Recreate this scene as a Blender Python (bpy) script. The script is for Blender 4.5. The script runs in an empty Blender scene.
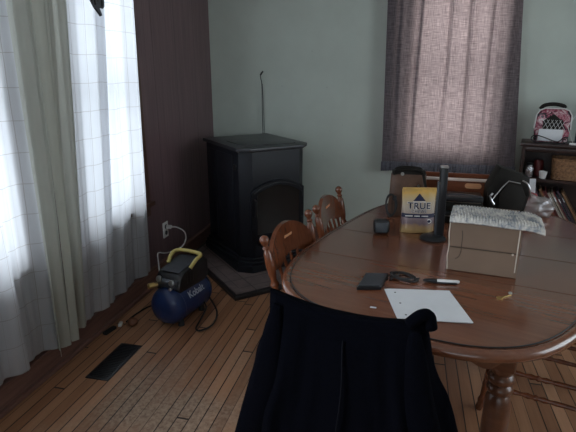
import bpy, bmesh, math, random
from mathutils import Vector, Matrix, Euler, noise
random.seed(7)
PI = math.pi
S = bpy.context.scene
COL = S.collection
R = math.radians

# ------------------------------------------------------------------ materials
def new_mat(name):
    m = bpy.data.materials.new(name); m.use_nodes = True
    nt = m.node_tree
    for n in list(nt.nodes): nt.nodes.remove(n)
    out = nt.nodes.new('ShaderNodeOutputMaterial')
    return m, nt, out
def N(nt, typ, ins=None, **props):
    n = nt.nodes.new(typ)
    for k, v in props.items(): setattr(n, k, v)
    for k, v in (ins or {}).items():
        if isinstance(v, bpy.types.NodeSocket): nt.links.new(v, n.inputs[k])
        else: n.inputs[k].default_value = v
    return n
def math_(nt, op, a, b=0.0, c=None):
    ins = {0: a, 1: b}
    if c is not None: ins[2] = c
    return N(nt, 'ShaderNodeMath', ins, operation=op).outputs[0]
def ramp(nt, fac, stops, interp='LINEAR'):
    n = N(nt, 'ShaderNodeValToRGB', {0: fac}); cr = n.color_ramp; cr.interpolation = interp
    while len(cr.elements) > 1: cr.elements.remove(cr.elements[-1])
    cr.elements[0].position = stops[0][0]; cr.elements[0].color = (*stops[0][1], 1)
    for p, c in stops[1:]:
        e = cr.elements.new(p); e.color = (*c, 1)
    return n.outputs[0]
def coords(nt, kind='Object', scale=(1, 1, 1), rot=(0, 0, 0)):
    t = N(nt, 'ShaderNodeTexCoord')
    return N(nt, 'ShaderNodeMapping', {0: t.outputs[kind], 'Scale': scale, 'Rotation': rot}).outputs[0]
def noise_(nt, vec, scale, detail=3, rough=.5, dist=0.0):
    return N(nt, 'ShaderNodeTexNoise', {'Vector': vec, 'Scale': scale, 'Detail': detail, 'Roughness': rough, 'Distortion': dist}).outputs[0]
def mixc(nt, fac, a, b, mode='MIX'):
    n = N(nt, 'ShaderNodeMix', data_type='RGBA', blend_type=mode)
    for i, v in ((0, fac), (6, a), (7, b)):
        if isinstance(v, bpy.types.NodeSocket): nt.links.new(v, n.inputs[i])
        else: n.inputs[i].default_value = (*v, 1) if isinstance(v, tuple) and len(v) == 3 else v
    return n.outputs[2]
def bump(nt, h, dist=.002, strength=.5):
    return N(nt, 'ShaderNodeBump', {'Height': h, 'Distance': dist, 'Strength': strength}).outputs[0]
def principled(nt, out, color, rough=.5, normal=None, **kw):
    b = N(nt, 'ShaderNodeBsdfPrincipled')
    def setv(k, v):
        if isinstance(v, bpy.types.NodeSocket): nt.links.new(v, b.inputs[k])
        else: b.inputs[k].default_value = (*v, 1) if isinstance(v, tuple) and len(v) == 3 else v
    setv('Base Color', color); setv('Roughness', rough)
    if normal is not None: setv('Normal', normal)
    for k, v in kw.items(): setv(k.replace('_', ' '), v)
    nt.links.new(b.outputs[0], out.inputs[0])
    return b
def plain(name, color, rough=.5, var=.12, scale=20, bumpd=0.0, **kw):
    m, nt, out = new_mat(name)
    v = coords(nt); n = noise_(nt, v, scale, 4)
    c = ramp(nt, n, [(.3, tuple(x*(1-var) for x in color)), (.7, tuple(min(1, x*(1+var)) for x in color))])
    principled(nt, out, c, rough, bump(nt, n, bumpd, 1.0) if bumpd else None, **kw)
    return m
def wood(name, dark, light, rough=.35, axis='X', scale=1.0, coat=0.0, bumpd=.0004):
    m, nt, out = new_mat(name)
    sc = {'X': (1.2, 18, 18), 'Y': (18, 1.2, 18), 'Z': (18, 18, 1.2)}[axis]
    v = coords(nt, scale=tuple(s*scale for s in sc))
    n = noise_(nt, v, 2.2, 6, .6, .6); n2 = noise_(nt, v, 9, 3, .6)
    f = math_(nt, 'ADD', math_(nt, 'MULTIPLY', n, .75), math_(nt, 'MULTIPLY', n2, .25))
    c = ramp(nt, f, [(.32, dark), (.5, tuple((a+b)/2 for a, b in zip(dark, light))), (.68, light)])
    principled(nt, out, c, rough, bump(nt, f, bumpd, .6), Coat_Weight=coat, Coat_Roughness=.15)
    return m

def floor_mat():
    m, nt, out = new_mat('oak_strip_floor')
    t = N(nt, 'ShaderNodeTexCoord'); sp = N(nt, 'ShaderNodeSeparateXYZ', {0: t.outputs['Object']})
    X, Y = sp.outputs[0], sp.outputs[1]
    bx = math_(nt, 'DIVIDE', X, .057); ix = math_(nt, 'FLOOR', bx); fx = math_(nt, 'FRACT', bx)
    w1 = N(nt, 'ShaderNodeTexWhiteNoise', {'W': ix}, noise_dimensions='1D').outputs[0]
    by = math_(nt, 'ADD', math_(nt, 'DIVIDE', Y, 1.7), math_(nt, 'MULTIPLY', w1, 7.3))
    iy = math_(nt, 'FLOOR', by); fy = math_(nt, 'FRACT', by)
    cv = N(nt, 'ShaderNodeCombineXYZ', {0: ix, 1: iy, 2: 0.0})
    w2 = N(nt, 'ShaderNodeTexWhiteNoise', {'Vector': cv.outputs[0]}, noise_dimensions='2D').outputs[0]
    gv = N(nt, 'ShaderNodeCombineXYZ', {0: math_(nt, 'MULTIPLY', X, 60), 1: math_(nt, 'MULTIPLY', Y, 3.0), 2: math_(nt, 'MULTIPLY', w2, 30)})
    g = noise_(nt, gv.outputs[0], 1.3, 5, .6, .4)
    tone = math_(nt, 'ADD', math_(nt, 'MULTIPLY', w2, .55), math_(nt, 'MULTIPLY', g, .5))
    c = ramp(nt, tone, [(.15, (.22, .098, .050)), (.5, (.36, .175, .092)), (.9, (.50, .27, .155))])
    # worn, greyed finish in the traffic lane
    wv = coords(nt, scale=(1.0, .8, 1))
    wn = noise_(nt, wv, 2.6, 5, .62)
    near = N(nt, 'ShaderNodeMapRange', {0: N(nt, 'ShaderNodeVectorMath', {0: t.outputs['Object'], 1: (.80, -2.50, 0)}, operation='DISTANCE').outputs['Value'], 1: .15, 2: .80, 3: .36, 4: 0.0}).outputs[0]
    wf = N(nt, 'ShaderNodeMapRange', {0: math_(nt, 'ADD', wn, near), 1: .62, 2: .90, 3: 0.0, 4: .7}).outputs[0]
    fine = noise_(nt, t.outputs['Object'], 45, 4, .7)
    worn = ramp(nt, fine, [(.38, (.20, .145, .105)), (.6, (.48, .36, .26))])
    c = mixc(nt, wf, c, worn)
    # gaps between strips: some open and dark, some tight
    gapw = math_(nt, 'ADD', .045, math_(nt, 'MULTIPLY', math_(nt, 'GREATER_THAN', w1, .4), .05))
    gx = math_(nt, 'LESS_THAN', fx, gapw); gy = math_(nt, 'LESS_THAN', fy, .006)
    gap = math_(nt, 'MAXIMUM', gx, gy)
    c = mixc(nt, math_(nt, 'MULTIPLY', gap, .95), c, (.012, .006, .004))
    h = math_(nt, 'SUBTRACT', math_(nt, 'MULTIPLY', g, .15), gap)
    rough = math_(nt, 'ADD', .36, math_(nt, 'MULTIPLY', wf, .35))
    principled(nt, out, c, rough, bump(nt, h, .0015, .6))
    return m
def wall_mat():
    m, nt, out = new_mat('sage_painted_plaster')
    v = coords(nt); n = noise_(nt, v, 3, 4, .6); n2 = noise_(nt, v, 120, 2)
    c = ramp(nt, n, [(.35, (.52, .575, .52)), (.7, (.57, .63, .57))])
    dots = math_(nt, 'GREATER_THAN', noise_(nt, v, 38, 1, .5), .79)
    c = mixc(nt, math_(nt, 'MULTIPLY', dots, .5), c, (.2, .22, .2))
    principled(nt, out, c, .6, bump(nt, n2, .0008, .4))
    return m
def panel_mat():
    m, nt, out = new_mat('dark_wood_paneling')
    t = N(nt, 'ShaderNodeTexCoord'); sp = N(nt, 'ShaderNodeSeparateXYZ', {0: t.outputs['Object']})
    Y = sp.outputs[1]
    f = math_(nt, 'FRACT', math_(nt, 'DIVIDE', Y, .102)); g1 = math_(nt, 'LESS_THAN', f, .04)
    f2 = math_(nt, 'FRACT', math_(nt, 'DIVIDE', Y, .34)); g2 = math_(nt, 'LESS_THAN', f2, .018)
    v = coords(nt, scale=(20, 40, 1.0)); n = noise_(nt, v, 2, 6, .6, .5)
    c = ramp(nt, n, [(.3, (.125, .074, .080)), (.7, (.200, .130, .137))])
    g = math_(nt, 'MAXIMUM', math_(nt, 'MULTIPLY', g1, .35), math_(nt, 'MULTIPLY', g2, .6))
    c = mixc(nt, g, c, (.012, .006, .006))
    principled(nt, out, c, .42, bump(nt, math_(nt, 'SUBTRACT', 0.0, g), .002, .6))
    return m
def cloth_mat(name, color, line=None, pitch=.14, trans=.6, clear=.12, weave=900, rough=.9, band=None, through=1.0):
    m, nt, out = new_mat(name)
    uv = N(nt, 'ShaderNodeTexCoord').outputs['UV']
    sp = N(nt, 'ShaderNodeSeparateXYZ', {0: uv}); U, V = sp.outputs[0], sp.outputs[1]
    n = noise_(nt, uv, 6, 4)
    c = ramp(nt, n, [(.3, tuple(x*.95 for x in color)), (.7, color)])
    if line:
        wob = math_(nt, 'MULTIPLY', math_(nt, 'SUBTRACT', noise_(nt, uv, 4, 1), .5), .012)
        lu = math_(nt, 'LESS_THAN', math_(nt, 'FRACT', math_(nt, 'DIVIDE', math_(nt, 'ADD', U, wob), pitch)), .022)
        lv = math_(nt, 'LESS_THAN', math_(nt, 'FRACT', math_(nt, 'DIVIDE', math_(nt, 'ADD', V, wob), pitch)), .022)
        lu2 = math_(nt, 'LESS_THAN', math_(nt, 'FRACT', math_(nt, 'ADD', .13, math_(nt, 'DIVIDE', U, pitch*.5))), .022)
        lf = math_(nt, 'MAXIMUM', math_(nt, 'MAXIMUM', lu, lv), math_(nt, 'MULTIPLY', lu2, .5))
        c = mixc(nt, math_(nt, 'MULTIPLY', lf, .42), c, line)
    sv = N(nt, 'ShaderNodeMapping', {0: uv, 'Scale': (weave, weave*.06, 1)}).outputs[0]
    sv2 = N(nt, 'ShaderNodeMapping', {0: uv, 'Scale': (weave*.06, weave, 1)}).outputs[0]
    wv = math_(nt, 'ADD', noise_(nt, sv, 1, 2), noise_(nt, sv2, 1, 2))
    wvf = N(nt, 'ShaderNodeMapRange', {0: wv, 1: .7, 2: 1.3, 3: .50, 4: 1.35}).outputs[0]
    c = mixc(nt, 1.0, c, N(nt, 'ShaderNodeCombineColor', {0: wvf, 1: wvf, 2: wvf}).outputs[0], 'MULTIPLY') if band else c
    d = N(nt, 'ShaderNodeBsdfDiffuse', {'Color': c})
    tc_ = mixc(nt, 1.0, c, tuple(through*x for x in (1.0, .90, .82)), 'MULTIPLY') if through != 1.0 else c
    tr = N(nt, 'ShaderNodeBsdfTranslucent', {'Color': tc_})
    m1 = N(nt, 'ShaderNodeMixShader', {0: trans, 1: d.outputs[0], 2: tr.outputs[0]})
    tp = N(nt, 'ShaderNodeBsdfTransparent', {'Color': (*color, 1)})
    m2 = N(nt, 'ShaderNodeMixShader', {0: clear, 1: m1.outputs[0], 2: tp.outputs[0]})
    nt.links.new(m2.outputs[0], out.inputs[0])
    return m
def glass_mat():
    m, nt, out = new_mat('window_glass')
    g = N(nt, 'ShaderNodeBsdfGlossy', {'Color': (1, 1, 1, 1), 'Roughness': .02})
    t = N(nt, 'ShaderNodeBsdfTransparent', {'Color': (.95, .98, 1, 1)})
    mx = N(nt, 'ShaderNodeMixShader', {0: .06, 1: t.outputs[0], 2: g.outputs[0]})
    nt.links.new(mx.outputs[0], out.inputs[0]); return m
def clear_mat(name, tint=(.9, .9, .93), a=.3, rough=.15):
    m, nt, out = new_mat(name)
    v = coords(nt); n = noise_(nt, v, 30, 4)
    g = N(nt, 'ShaderNodeBsdfGlossy', {'Color': (.8, .8, .85, 1), 'Roughness': rough, 'Normal': bump(nt, n, .01, 1.0)})
    t = N(nt, 'ShaderNodeBsdfTransparent', {'Color': (*tint, 1)})
    d = N(nt, 'ShaderNodeBsdfDiffuse', {'Color': (*tint, 1)})
    m0 = N(nt, 'ShaderNodeMixShader', {0: .45, 1: g.outputs[0], 2: d.outputs[0]})
    mx = N(nt, 'ShaderNodeMixShader', {0: a, 1: t.outputs[0], 2: m0.outputs[0]})
    nt.links.new(mx.outputs[0], out.inputs[0]); return m
def tile_mat():
    m, nt, out = new_mat('hearth_tile')
    v = coords(nt)
    b = N(nt, 'ShaderNodeTexBrick', {'Vector': v, 'Color1': (.20, .155, .15, 1), 'Color2': (.25, .20, .19, 1), 'Mortar': (.07, .055, .05, 1), 'Scale': 1.0, 'Mortar Size': .004, 'Brick Width': .305, 'Row Height': .305}, offset=0.0)
    n = noise_(nt, v, 14, 5, .65)
    c = mixc(nt, .6, b.outputs[0], ramp(nt, n, [(.35, (.35, .33, .33)), (.7, (1, .95, .93))]), 'MULTIPLY')
    principled(nt, out, c, .45, bump(nt, n, .001, .5)); return m
def wicker_mat():
    m, nt, out = new_mat('woven_wicker')
    v = coords(nt); n = noise_(nt, v, 60, 3)
    c = ramp(nt, n, [(.3, (.13, .06, .028)), (.7, (.36, .19, .09))])
    principled(nt, out, c, .6); return m
def yarn_mat():
    m, nt, out = new_mat('variegated_yarn')
    v = coords(nt, scale=(1, 1, 1)); n = noise_(nt, v, 26, 3, .6, 1.0); n2 = noise_(nt, v, 300, 2)
    c = ramp(nt, n, [(.38, (.24, .26, .29)), (.5, (.50, .48, .46)), (.62, (.68, .65, .60))])
    principled(nt, out, c, .95, bump(nt, n2, .002, .6)); return m
def floral_mat():
    m, nt, out = new_mat('pink_floral_vinyl')
    v = coords(nt); n = noise_(nt, v, 24, 3, .6, 1.2)
    c = ramp(nt, n, [(.40, (.03, .02, .03)), (.46, (.30, .05, .09)), (.54, (.45, .20, .24)), (.64, (.62, .48, .48))])
    principled(nt, out, c, .25); return m

M = {}
M['floor'] = floor_mat(); M['wall'] = wall_mat(); M['panel'] = panel_mat(); M['glass'] = glass_mat()
M['ceiling'] = plain('ceiling_paint', (.55, .56, .54), .8)
M['trimwood'] = wood('dark_trim_wood', (.14, .070, .055), (.25, .135, .105), .38, 'Y')
M['casing'] = wood('casing_wood', (.06, .028, .020), (.12, .06, .04), .4, 'Z')
M['sash'] = plain('sash_paint', (.6, .6, .58), .5)
M['table'] = wood('table_wood', (.135, .044, .021), (.220, .078, .038), .24, 'X', 1.0, .75, .00006)
M['tabledark'] = wood('table_edge_wood', (.085, .030, .014), (.16, .062, .030), .33, 'X', 1.0, .2)
M['groove'] = plain('groove_line', (.012, .006, .004), .6)
M['chair'] = wood('chair_wood', (.10, .028, .012), (.21, .066, .028), .22, 'Z', 1.0, .4)
M['stove'] = plain('stove_black_paint', (.0085, .0095, .014), .45, .12, 60, .0002, Specular_IOR_Level=.32)
M['stoveplain'] = plain('stove_matte_panel', (.010, .011, .014), .6)
M['stovetop'] = plain('stove_top_paint', (.028, .029, .034), .36, .15, 8)
M['stoveglass'] = plain('stove_door_glass', (.007, .007, .008), .2)
M['iron'] = plain('black_iron', (.015, .015, .017), .35)
M['steel'] = plain('brushed_steel', (.5, .5, .5), .3, Metallic=1.0)
M['tile'] = tile_mat()
M['matedge'] = plain('hearth_edge', (.02, .016, .016), .4)
M['white'] = plain('white_plastic', (.72, .71, .70), .35)
M['blackplastic'] = plain('black_plastic', (.014, .014, .016), .32)
M['greyplastic'] = plain('grey_plastic', (.055, .062, .072), .38)
M['rubber'] = plain('black_rubber', (.012, .012, .013), .6)
M['bluetank'] = plain('blue_tank_enamel', (.012, .030, .11), .28)
M['yellow'] = plain('yellow_grip', (.62, .50, .16), .5)
M['brass'] = plain('brass', (.65, .45, .18), .3, Metallic=.9)
M['letter'] = plain('pale_lettering', (.45, .5, .6), .5)
M['navy'] = plain('navy_fleece', (.0012, .0015, .0034), 1.0, .3, 140, .0006, Specular_IOR_Level=.05)
M['navyseam'] = plain('navy_seam', (.0035, .004, .007), .9, Specular_IOR_Level=.1)
M['paper'] = plain('white_paper', (.78, .79, .82), .7, .02)
M['card'] = plain('brown_cardboard', (.20, .135, .095), .75, .08, 6)
M['cardedge'] = plain('cardboard_edge', (.62, .54, .46), .7)
M['tape'] = plain('packing_tape', (.07, .045, .03), .35)  # dark brown for the shade in the flap gap and for the crease
M['yarn'] = yarn_mat(); M['wicker'] = wicker_mat(); M['floral'] = floral_mat()
M['leather'] = plain('brown_leather', (.10, .050, .030), .5, .2, 30, .0005)
M['blackleather'] = plain('black_vinyl', (.014, .012, .010), .6, .2, 30, .0004, Specular_IOR_Level=.2)
M['cratewood'] = wood('reddish_crate_wood', (.12, .035, .016), (.24, .075, .034), .3, 'X')
M['rimwood'] = wood('pale_rim_wood', (.70, .55, .48), (.85, .70, .62), .4, 'X')  # pale tone painting the light along the crate's top edge
M['palewood'] = wood('pale_inlay_wood', (.62, .28, .13), (.80, .42, .22), .4, 'X')  # pale slot tone; on the crate it paints the lit inside
M['case'] = wood('dark_bookcase_wood', (.020, .009, .008), (.045, .020, .015), .35, 'X')
M['clear'] = clear_mat('clear_plastic', (.78, .70, .66), .38, .3); M['jarglass'] = clear_mat('jar_glass', (.75, .72, .7), .4, .1)
M['darkred'] = plain('dark_red', (.13, .02, .02), .5)
M['pinkred'] = plain('pink_red_wrapper', (.42, .10, .11), .4, .5, 25)
M['bluedark'] = plain('dark_blue_card', (.02, .05, .11), .4)
M['gold'] = plain('gold_foil', (.55, .33, .09), .38, .25, 18)
M['inknavy'] = plain('navy_ink', (.012, .015, .05), .4)
M['printwhite'] = plain('white_print', (.75, .72, .68), .5)
M['screen'] = plain('dark_slate_cover', (.045, .048, .055), .45)
M['ballwood'] = plain('turned_wood', (.16, .06, .03), .5)
M['white_check'] = cloth_mat('sheer_white_check', (.70, .715, .745), (.25, .19, .15), .14, .55, .05)
M['sage_cloth'] = cloth_mat('sage_grey_curtain', (.58, .59, .53), None, trans=.42, clear=.0)
M['brown_cloth'] = cloth_mat('brown_mauve_curtain', (.25, .215, .235), None, trans=.5, clear=.012, weave=200, band=True, through=.33)
M['hem_cloth'] = cloth_mat('slate_hem', (.17, .17, .20), None, trans=.3, clear=.0, weave=260, band=True)

# ------------------------------------------------------------------ mesh helpers
class MB:
    def __init__(s): s.bm = bmesh.new()
    def box(s, c, d, rot=(0, 0, 0), bev=0.0):
        mat = Matrix.Translation(c) @ Euler(rot).to_matrix().to_4x4() @ Matrix.Diagonal((*d, 1))
        r = bmesh.ops.create_cube(s.bm, size=1, matrix=mat)
        if bev:
            es = list({e for v in r['verts'] for e in v.link_edges})
            bmesh.ops.bevel(s.bm, geom=es, offset=bev, segments=2, affect='EDGES', profile=.5)
        return s
    def lathe(s, prof, p0=(0, 0, 0), axis=(0, 0, 1), seg=16, sx=1.0, cap=True):
        ax = Vector(axis).normalized(); q = Vector((0, 0, 1)).rotation_difference(ax).to_matrix()
        p0 = Vector(p0); rings = []
        for r, z in prof:
            rings.append([s.bm.verts.new(p0 + q @ Vector((r*math.cos(2*PI*i/seg)*sx, r*math.sin(2*PI*i/seg), z))) for i in range(seg)])
        for a, b in zip(rings, rings[1:]):
            for i in range(seg):
                s.bm.faces.new((a[i], a[(i+1) % seg], b[(i+1) % seg], b[i]))
        if cap:
            s.bm.faces.new(rings[0][::-1]); s.bm.faces.new(rings[-1])
        return s
    def between(s, a, b, prof, seg=12):
        """lathe profile (r, t in 0..1) stretched between two points"""
        a, b = Vector(a), Vector(b); L = (b-a).length
        return s.lathe([(r, t*L) for r, t in prof], a, b-a, seg)
    def tube(s, pts, r, seg=8, closed=False):
        pts = [Vector(p) for p in pts]; n = len(pts); rings = []; up = Vector((0, 0, 1)); prev = None
        for i, p in enumerate(pts):
            if closed: t = pts[(i+1) % n]-pts[i-1]
            else: t = pts[min(i+1, n-1)]-pts[max(i-1, 0)]
            t.normalize()
            if prev is None:
                u = t.cross(up) if abs(t.z) < .95 else t.cross(Vector((1, 0, 0)))
            else: u = prev - t*prev.dot(t)
            u.normalize(); prev = u; w = t.cross(u)
            rr = r(i/(n-1)) if callable(r) else r
            rings.append([s.bm.verts.new(p + (u*math.cos(2*PI*k/seg)+w*math.sin(2*PI*k/seg))*rr) for k in range(seg)])
        prs = list(zip(rings, rings[1:])) + ([(rings[-1], rings[0])] if closed else [])
        for a, b in prs:
            for k in range(seg): s.bm.faces.new((a[k], a[(k+1) % seg], b[(k+1) % seg], b[k]))
        if not closed:
            s.bm.faces.new(rings[0][::-1]); s.bm.faces.new(rings[-1])
        return s
    def prism(s, poly, z0, z1, mtx=None, bev=0.0):
        mtx = mtx or Matrix.Identity(4)
        lo = [s.bm.verts.new(mtx @ Vector((x, y, z0))) for x, y in poly]
        hi = [s.bm.verts.new(mtx @ Vector((x, y, z1))) for x, y in poly]
        n = len(poly); f1 = s.bm.faces.new(lo[::-1]); f2 = s.bm.faces.new(hi)
        for i in range(n): s.bm.faces.new((lo[i], lo[(i+1) % n], hi[(i+1) % n], hi[i]))
        if bev:
            es = list(f2.edges)+list(f1.edges)
            bmesh.ops.bevel(s.bm, geom=es, offset=bev, segments=2, affect='EDGES', profile=.5)
        return s
    def grid(s, nu, nv, fn, uvfn=None, wrap=False):
        vs = [[s.bm.verts.new(fn(i/nu, j/nv)) for j in range(nv+1)] for i in range(nu if wrap else nu+1)]
        uvl = s.bm.loops.layers.uv.verify() if uvfn else None
        for i in range(nu):
            for j in range(nv):
                i2 = (i+1) % nu if wrap else i+1
                f = s.bm.faces.new((vs[i][j], vs[i2][j], vs[i2][j+1], vs[i][j+1]))
                if uvfn:
                    for l, (a, b) in zip(f.loops, ((i, j), (i+1, j), (i+1, j+1), (i, j+1))): l[uvl].uv = uvfn(a/nu, b/nv)
        return vs
    def build(s, name, mat, parent=None, smooth=True, angle=40, mods=None):
        bmesh.ops.recalc_face_normals(s.bm, faces=s.bm.faces)
        me = bpy.data.meshes.new(name); s.bm.to_mesh(me); s.bm.free()
        me.materials.append(mat)
        if smooth:
            for p in me.polygons: p.use_smooth = True
            try: me.set_sharp_from_angle(angle=R(angle))
            except Exception: pass
        o = bpy.data.objects.new(name, me); COL.objects.link(o)
        if parent: o.parent = parent
        for typ, kw in (mods or []):
            md = o.modifiers.new(typ.lower(), typ)
            for k, v in kw.items(): setattr(md, k, v)
        return o
def tag(o, label=None, cat=None, group=None, kind=None):
    if label: o['label'] = label
    if cat: o['category'] = cat
    if group: o['group'] = group
    if kind: o['kind'] = kind
    return o
def thing(name, label, cat, loc=(0, 0, 0), rz=0, group=None):
    o = bpy.data.objects.new(name, None); COL.objects.link(o)
    o.empty_display_size = .05; o.location = loc; o.rotation_euler = (0, 0, rz)
    return tag(o, label, cat, group)
def copy_tree(o, parent=None):
    c = o.copy(); COL.objects.link(c)
    if parent: c.parent = parent
    for ch in [x for x in bpy.data.objects if x.parent == o]: copy_tree(ch, c)
    return c
def struct(o): o['kind'] = 'structure'; return o
def text_mesh(name, body, size, mat, parent, place, extrude=.0, bold=.0, space=1.0, aligny='CENTER'):
    cu = bpy.data.curves.new(name, 'FONT'); cu.body = body; cu.size = size; cu.align_x = 'CENTER'; cu.align_y = aligny
    cu.extrude = extrude; cu.offset = bold; cu.space_character = space
    to = bpy.data.objects.new(name, cu); COL.objects.link(to)
    bpy.context.view_layer.update()
    dg = bpy.context.evaluated_depsgraph_get()
    me = bpy.data.meshes.new_from_object(to.evaluated_get(dg))
    bpy.data.objects.remove(to); bpy.data.curves.remove(cu)
    for v in me.vertices: v.co = place(v.co)
    me.materials.clear(); me.materials.append(mat)
    o = bpy.data.objects.new(name, me); COL.objects.link(o); o.parent = parent
    return o
def smooth_pts(pts, n=8):
    """Catmull-Rom through pts"""
    P = [Vector(p) for p in pts]; P = [P[0]*2-P[1]]+P+[P[-1]*2-P[-2]]; out = []
    for i in range(1, len(P)-2):
        a, b, c, d = P[i-1:i+3]
        for k in range(n):
            t = k/n
            out.append(.5*((2*b)+(c-a)*t+(2*a-5*b+4*c-d)*t*t+(3*b-a-3*c+d)*t**3))
    out.append(P[-2]); return out

# ------------------------------------------------------------------ room
XR, YF, ZC = 4.3, -6.2, 2.6
struct(MB().box(((XR)/2, YF/2, -.05), (XR+.3, -YF+.3, .1)).build('floor', M['floor'], smooth=False))
struct(MB().box(((XR)/2, YF/2, ZC+.05), (XR+.3, -YF+.3, .1)).build('ceiling', M['ceiling'], smooth=False))
def wall_with_holes(name, mat, along, lo, hi, holes, fixed, thick):
    mb = MB()
    def bx(a0, a1, z0, z1):
        if a1-a0 < 1e-4 or z1-z0 < 1e-4: return
        c = (a0+a1)/2; zc = (z0+z1)/2
        if along == 'y': mb.box((fixed+thick/2, c, zc), (abs(thick), a1-a0, z1-z0))
        else: mb.box((c, fixed+thick/2, zc), (a1-a0, abs(thick), z1-z0))
    cur = lo
    for a0, a1, z0, z1 in holes:
        bx(cur, a0, 0, ZC); bx(a0, a1, 0, z0); bx(a0, a1, z1, ZC); cur = a1
    bx(cur, hi, 0, ZC)
    return struct(mb.build(name, mat, smooth=False))
WL = [(-4.55, -3.75, .62, 2.15), (-3.25, -2.40, .62, 2.15), (-2.02, -1.32, .62, 2.15)]  # first one is an unseen window added to let in fill light
WB = [(1.70, 2.375, .84, 2.15)]
WF_FILL = [(.9, 2.9, .8, 2.15)]  # unseen window behind the camera, added for fill light
WR_FILL = [(-3.4, -1.6, .85, 2.2)]  # unseen window on the right, added for fill light
wall_with_holes('wall_left', M['panel'], 'y', YF, 0, WL, 0, -.12)
wall_with_holes('wall_back', M['wall'], 'x', -.12, XR+.12, WB, 0, .12)
wall_with_holes('wall_right', M['wall'], 'y', YF, 0, WR_FILL, XR, .12)
wall_with_holes('wall_front', M['wall'], 'x', -.12, XR+.12, WF_FILL, YF, -.12)
def window(n, along, a0, a1, z0, z1, depth_at, inner, casing=True):
    """inner: +1/-1 direction into the room from the wall face at depth_at"""
    mb = MB(); w = .045
    def bx(m_, a, b, c, d, off, th):
        ac, zc = (a+b)/2, (c+d)/2
        if along == 'y': m_.box((depth_at+off, ac, zc), (th, b-a, d-c), bev=.003)
        else: m_.box((ac, depth_at+off, zc), (b-a, th, d-c), bev=.003)
    o = -.06*inner
    bx(mb, a0, a0+w, z0, z1, o, .05); bx(mb, a1-w, a1, z0, z1, o, .05)
    bx(mb, a0, a1, z0, z0+w*1.3, o, .05); bx(mb, a0, a1, z1-w, z1, o, .05)
    zm = (z0+z1)/2; bx(mb, a0, a1, zm-.025, zm+.025, o, .055)
    f = struct(mb.build('window_%d' % n, M['sash'], smooth=False))
    g = MB(); bx(g, a0+w*.7, a1-w*.7, z0+w, z1-w*.7, o, .006); g.build('pane', M['glass'], f, smooth=False)
    if casing:
        c = MB(); cw = .075
        bx(c, a0-cw, a0, z0-.05, z1+cw, .011*inner, .022); bx(c, a1, a1+cw, z0-.05, z1+cw, .011*inner, .022)
        bx(c, a0, a1, z1, z1+cw, .011*inner, .022); bx(c, a0-cw-.02, a1+cw+.02, z0-.028, z0, .022*inner, .05)
        bx(c, a0-cw, a1+cw, z0-.10, z0-.028, .009*inner, .018)
        c.build('window_casing', M['casing'], f, smooth=False)
for i, (a0, a1, z0, z1) in enumerate(WL): window(i+1, 'y', a0, a1, z0, z1, 0, 1)
window(4, 'x', *WB[0], 0, -1)
window(5, 'x', *WF_FILL[0], YF, 1)  # added window behind the camera, there for its fill
window(6, 'y', *WR_FILL[0], XR, -1)  # added window out of view, there for its fill
mb = MB(); mb.box((.011, YF/2, .062), (.022, -YF-.02, .124), bev=.004)
mb.box((.017, YF/2, .128), (.034, -YF-.02, .014), bev=.004)
struct(mb.build('baseboard_left', M['trimwood'], smooth=False))
mb = MB(); mb.box((.033, (YF-.62)/2, .012), (.024, -YF-.64, .024), bev=.006); struct(mb.build('trim_1', M['trimwood'], smooth=False))
mb = MB(); mb.box((XR/2+.25, -.011, .06), (XR-.6, .022, .12), bev=.004); struct(mb.build('baseboard_back', M['trimwood'], smooth=False))

# ------------------------------------------------------------------ curtains
def curtain(name, mat, top0, top1, bot0, bot1, zt, zb, freq, amp, ph, label, parent=None, nrm=(1, 0), hemdip=0.0, nv=60, nu=110):
    top0, top1, bot0, bot1 = [Vector(p) for p in (top0, top1, bot0, bot1)]
    L = (top1-top0).length
    def fn(u, v):
        v = 1-v
        a = top0.lerp(top1, u); b = bot0.lerp(bot1, u); p = a.lerp(b, v**1.15)
        A = amp*(.55+.6*v)
        uu = u + .015*math.sin(v*3+ph)
        d = A*(math.sin(2*PI*freq*uu+ph)+.45*math.sin(2*PI*freq*1.93*uu+ph*2.1+v*.6)+.2*math.sin(2*PI*freq*3.7*uu+v*1.3))
        z = zt+(zb-zt)*v + hemdip*math.sin(u*PI*3+ph)*v
        return Vector((p.x+nrm[0]*d, p.y+nrm[1]*d, z))
    mb = MB(); mb.grid(nu, nv, fn, lambda u, v: (u*L*1.35, v*(zt-zb)))
    o = mb.build(name, mat, parent, angle=180)
    if label: tag(o, label, 'curtain', None)
    return o
zt = 2.22
rod = MB(); rod.tube([(.13, -4.9, 2.25), (.13, -1.2, 2.25)], .011, 10)
rt_ = tag(rod.build('curtain_rod', M['iron']), 'dark rod above the left windows carrying the light curtains', 'curtain rod')
for y in (-4.85, -3.5, -2.2, -1.25):
    MB().box((.065, y, 2.25), (.13, .014, .014)).build('bracket', M['iron'], rt_)
curtain('sheer_curtain', M['white_check'], (.12, -3.45), (.072, -2.345), (.085, -3.30), (.066, -2.375), zt, .165, 4.2, .022, .4,
        'white checked sheer curtain at the left edge, left of the sage drape', hemdip=.008)
curtain('sage_drape', M['sage_cloth'], (.158, -2.46), (.118, -2.235), (.150, -2.45), (.085, -2.26), zt, .16, 1.4, .016, 2.4,
        'pale sage drape, the left one of the two between the white sheers')
curtain('sage_drape', M['sage_cloth'], (.165, -2.30), (.165, -2.085), (.135, -2.33), (.075, -2.17), zt, .17, 1.3, .022, -.4,
        'darker sage drape, the right one of the two, folded beside the zebra ornament curtain')
curtain('sheer_curtain', M['white_check'], (.135, -2.12), (.145, -1.72), (.07, -2.16), (.09, -1.85), zt, .17, 1.6, .015, 1.0,
        'white checked sheer curtain just right of the sage drapes, under the zebra ornament', hemdip=.004)
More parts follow.
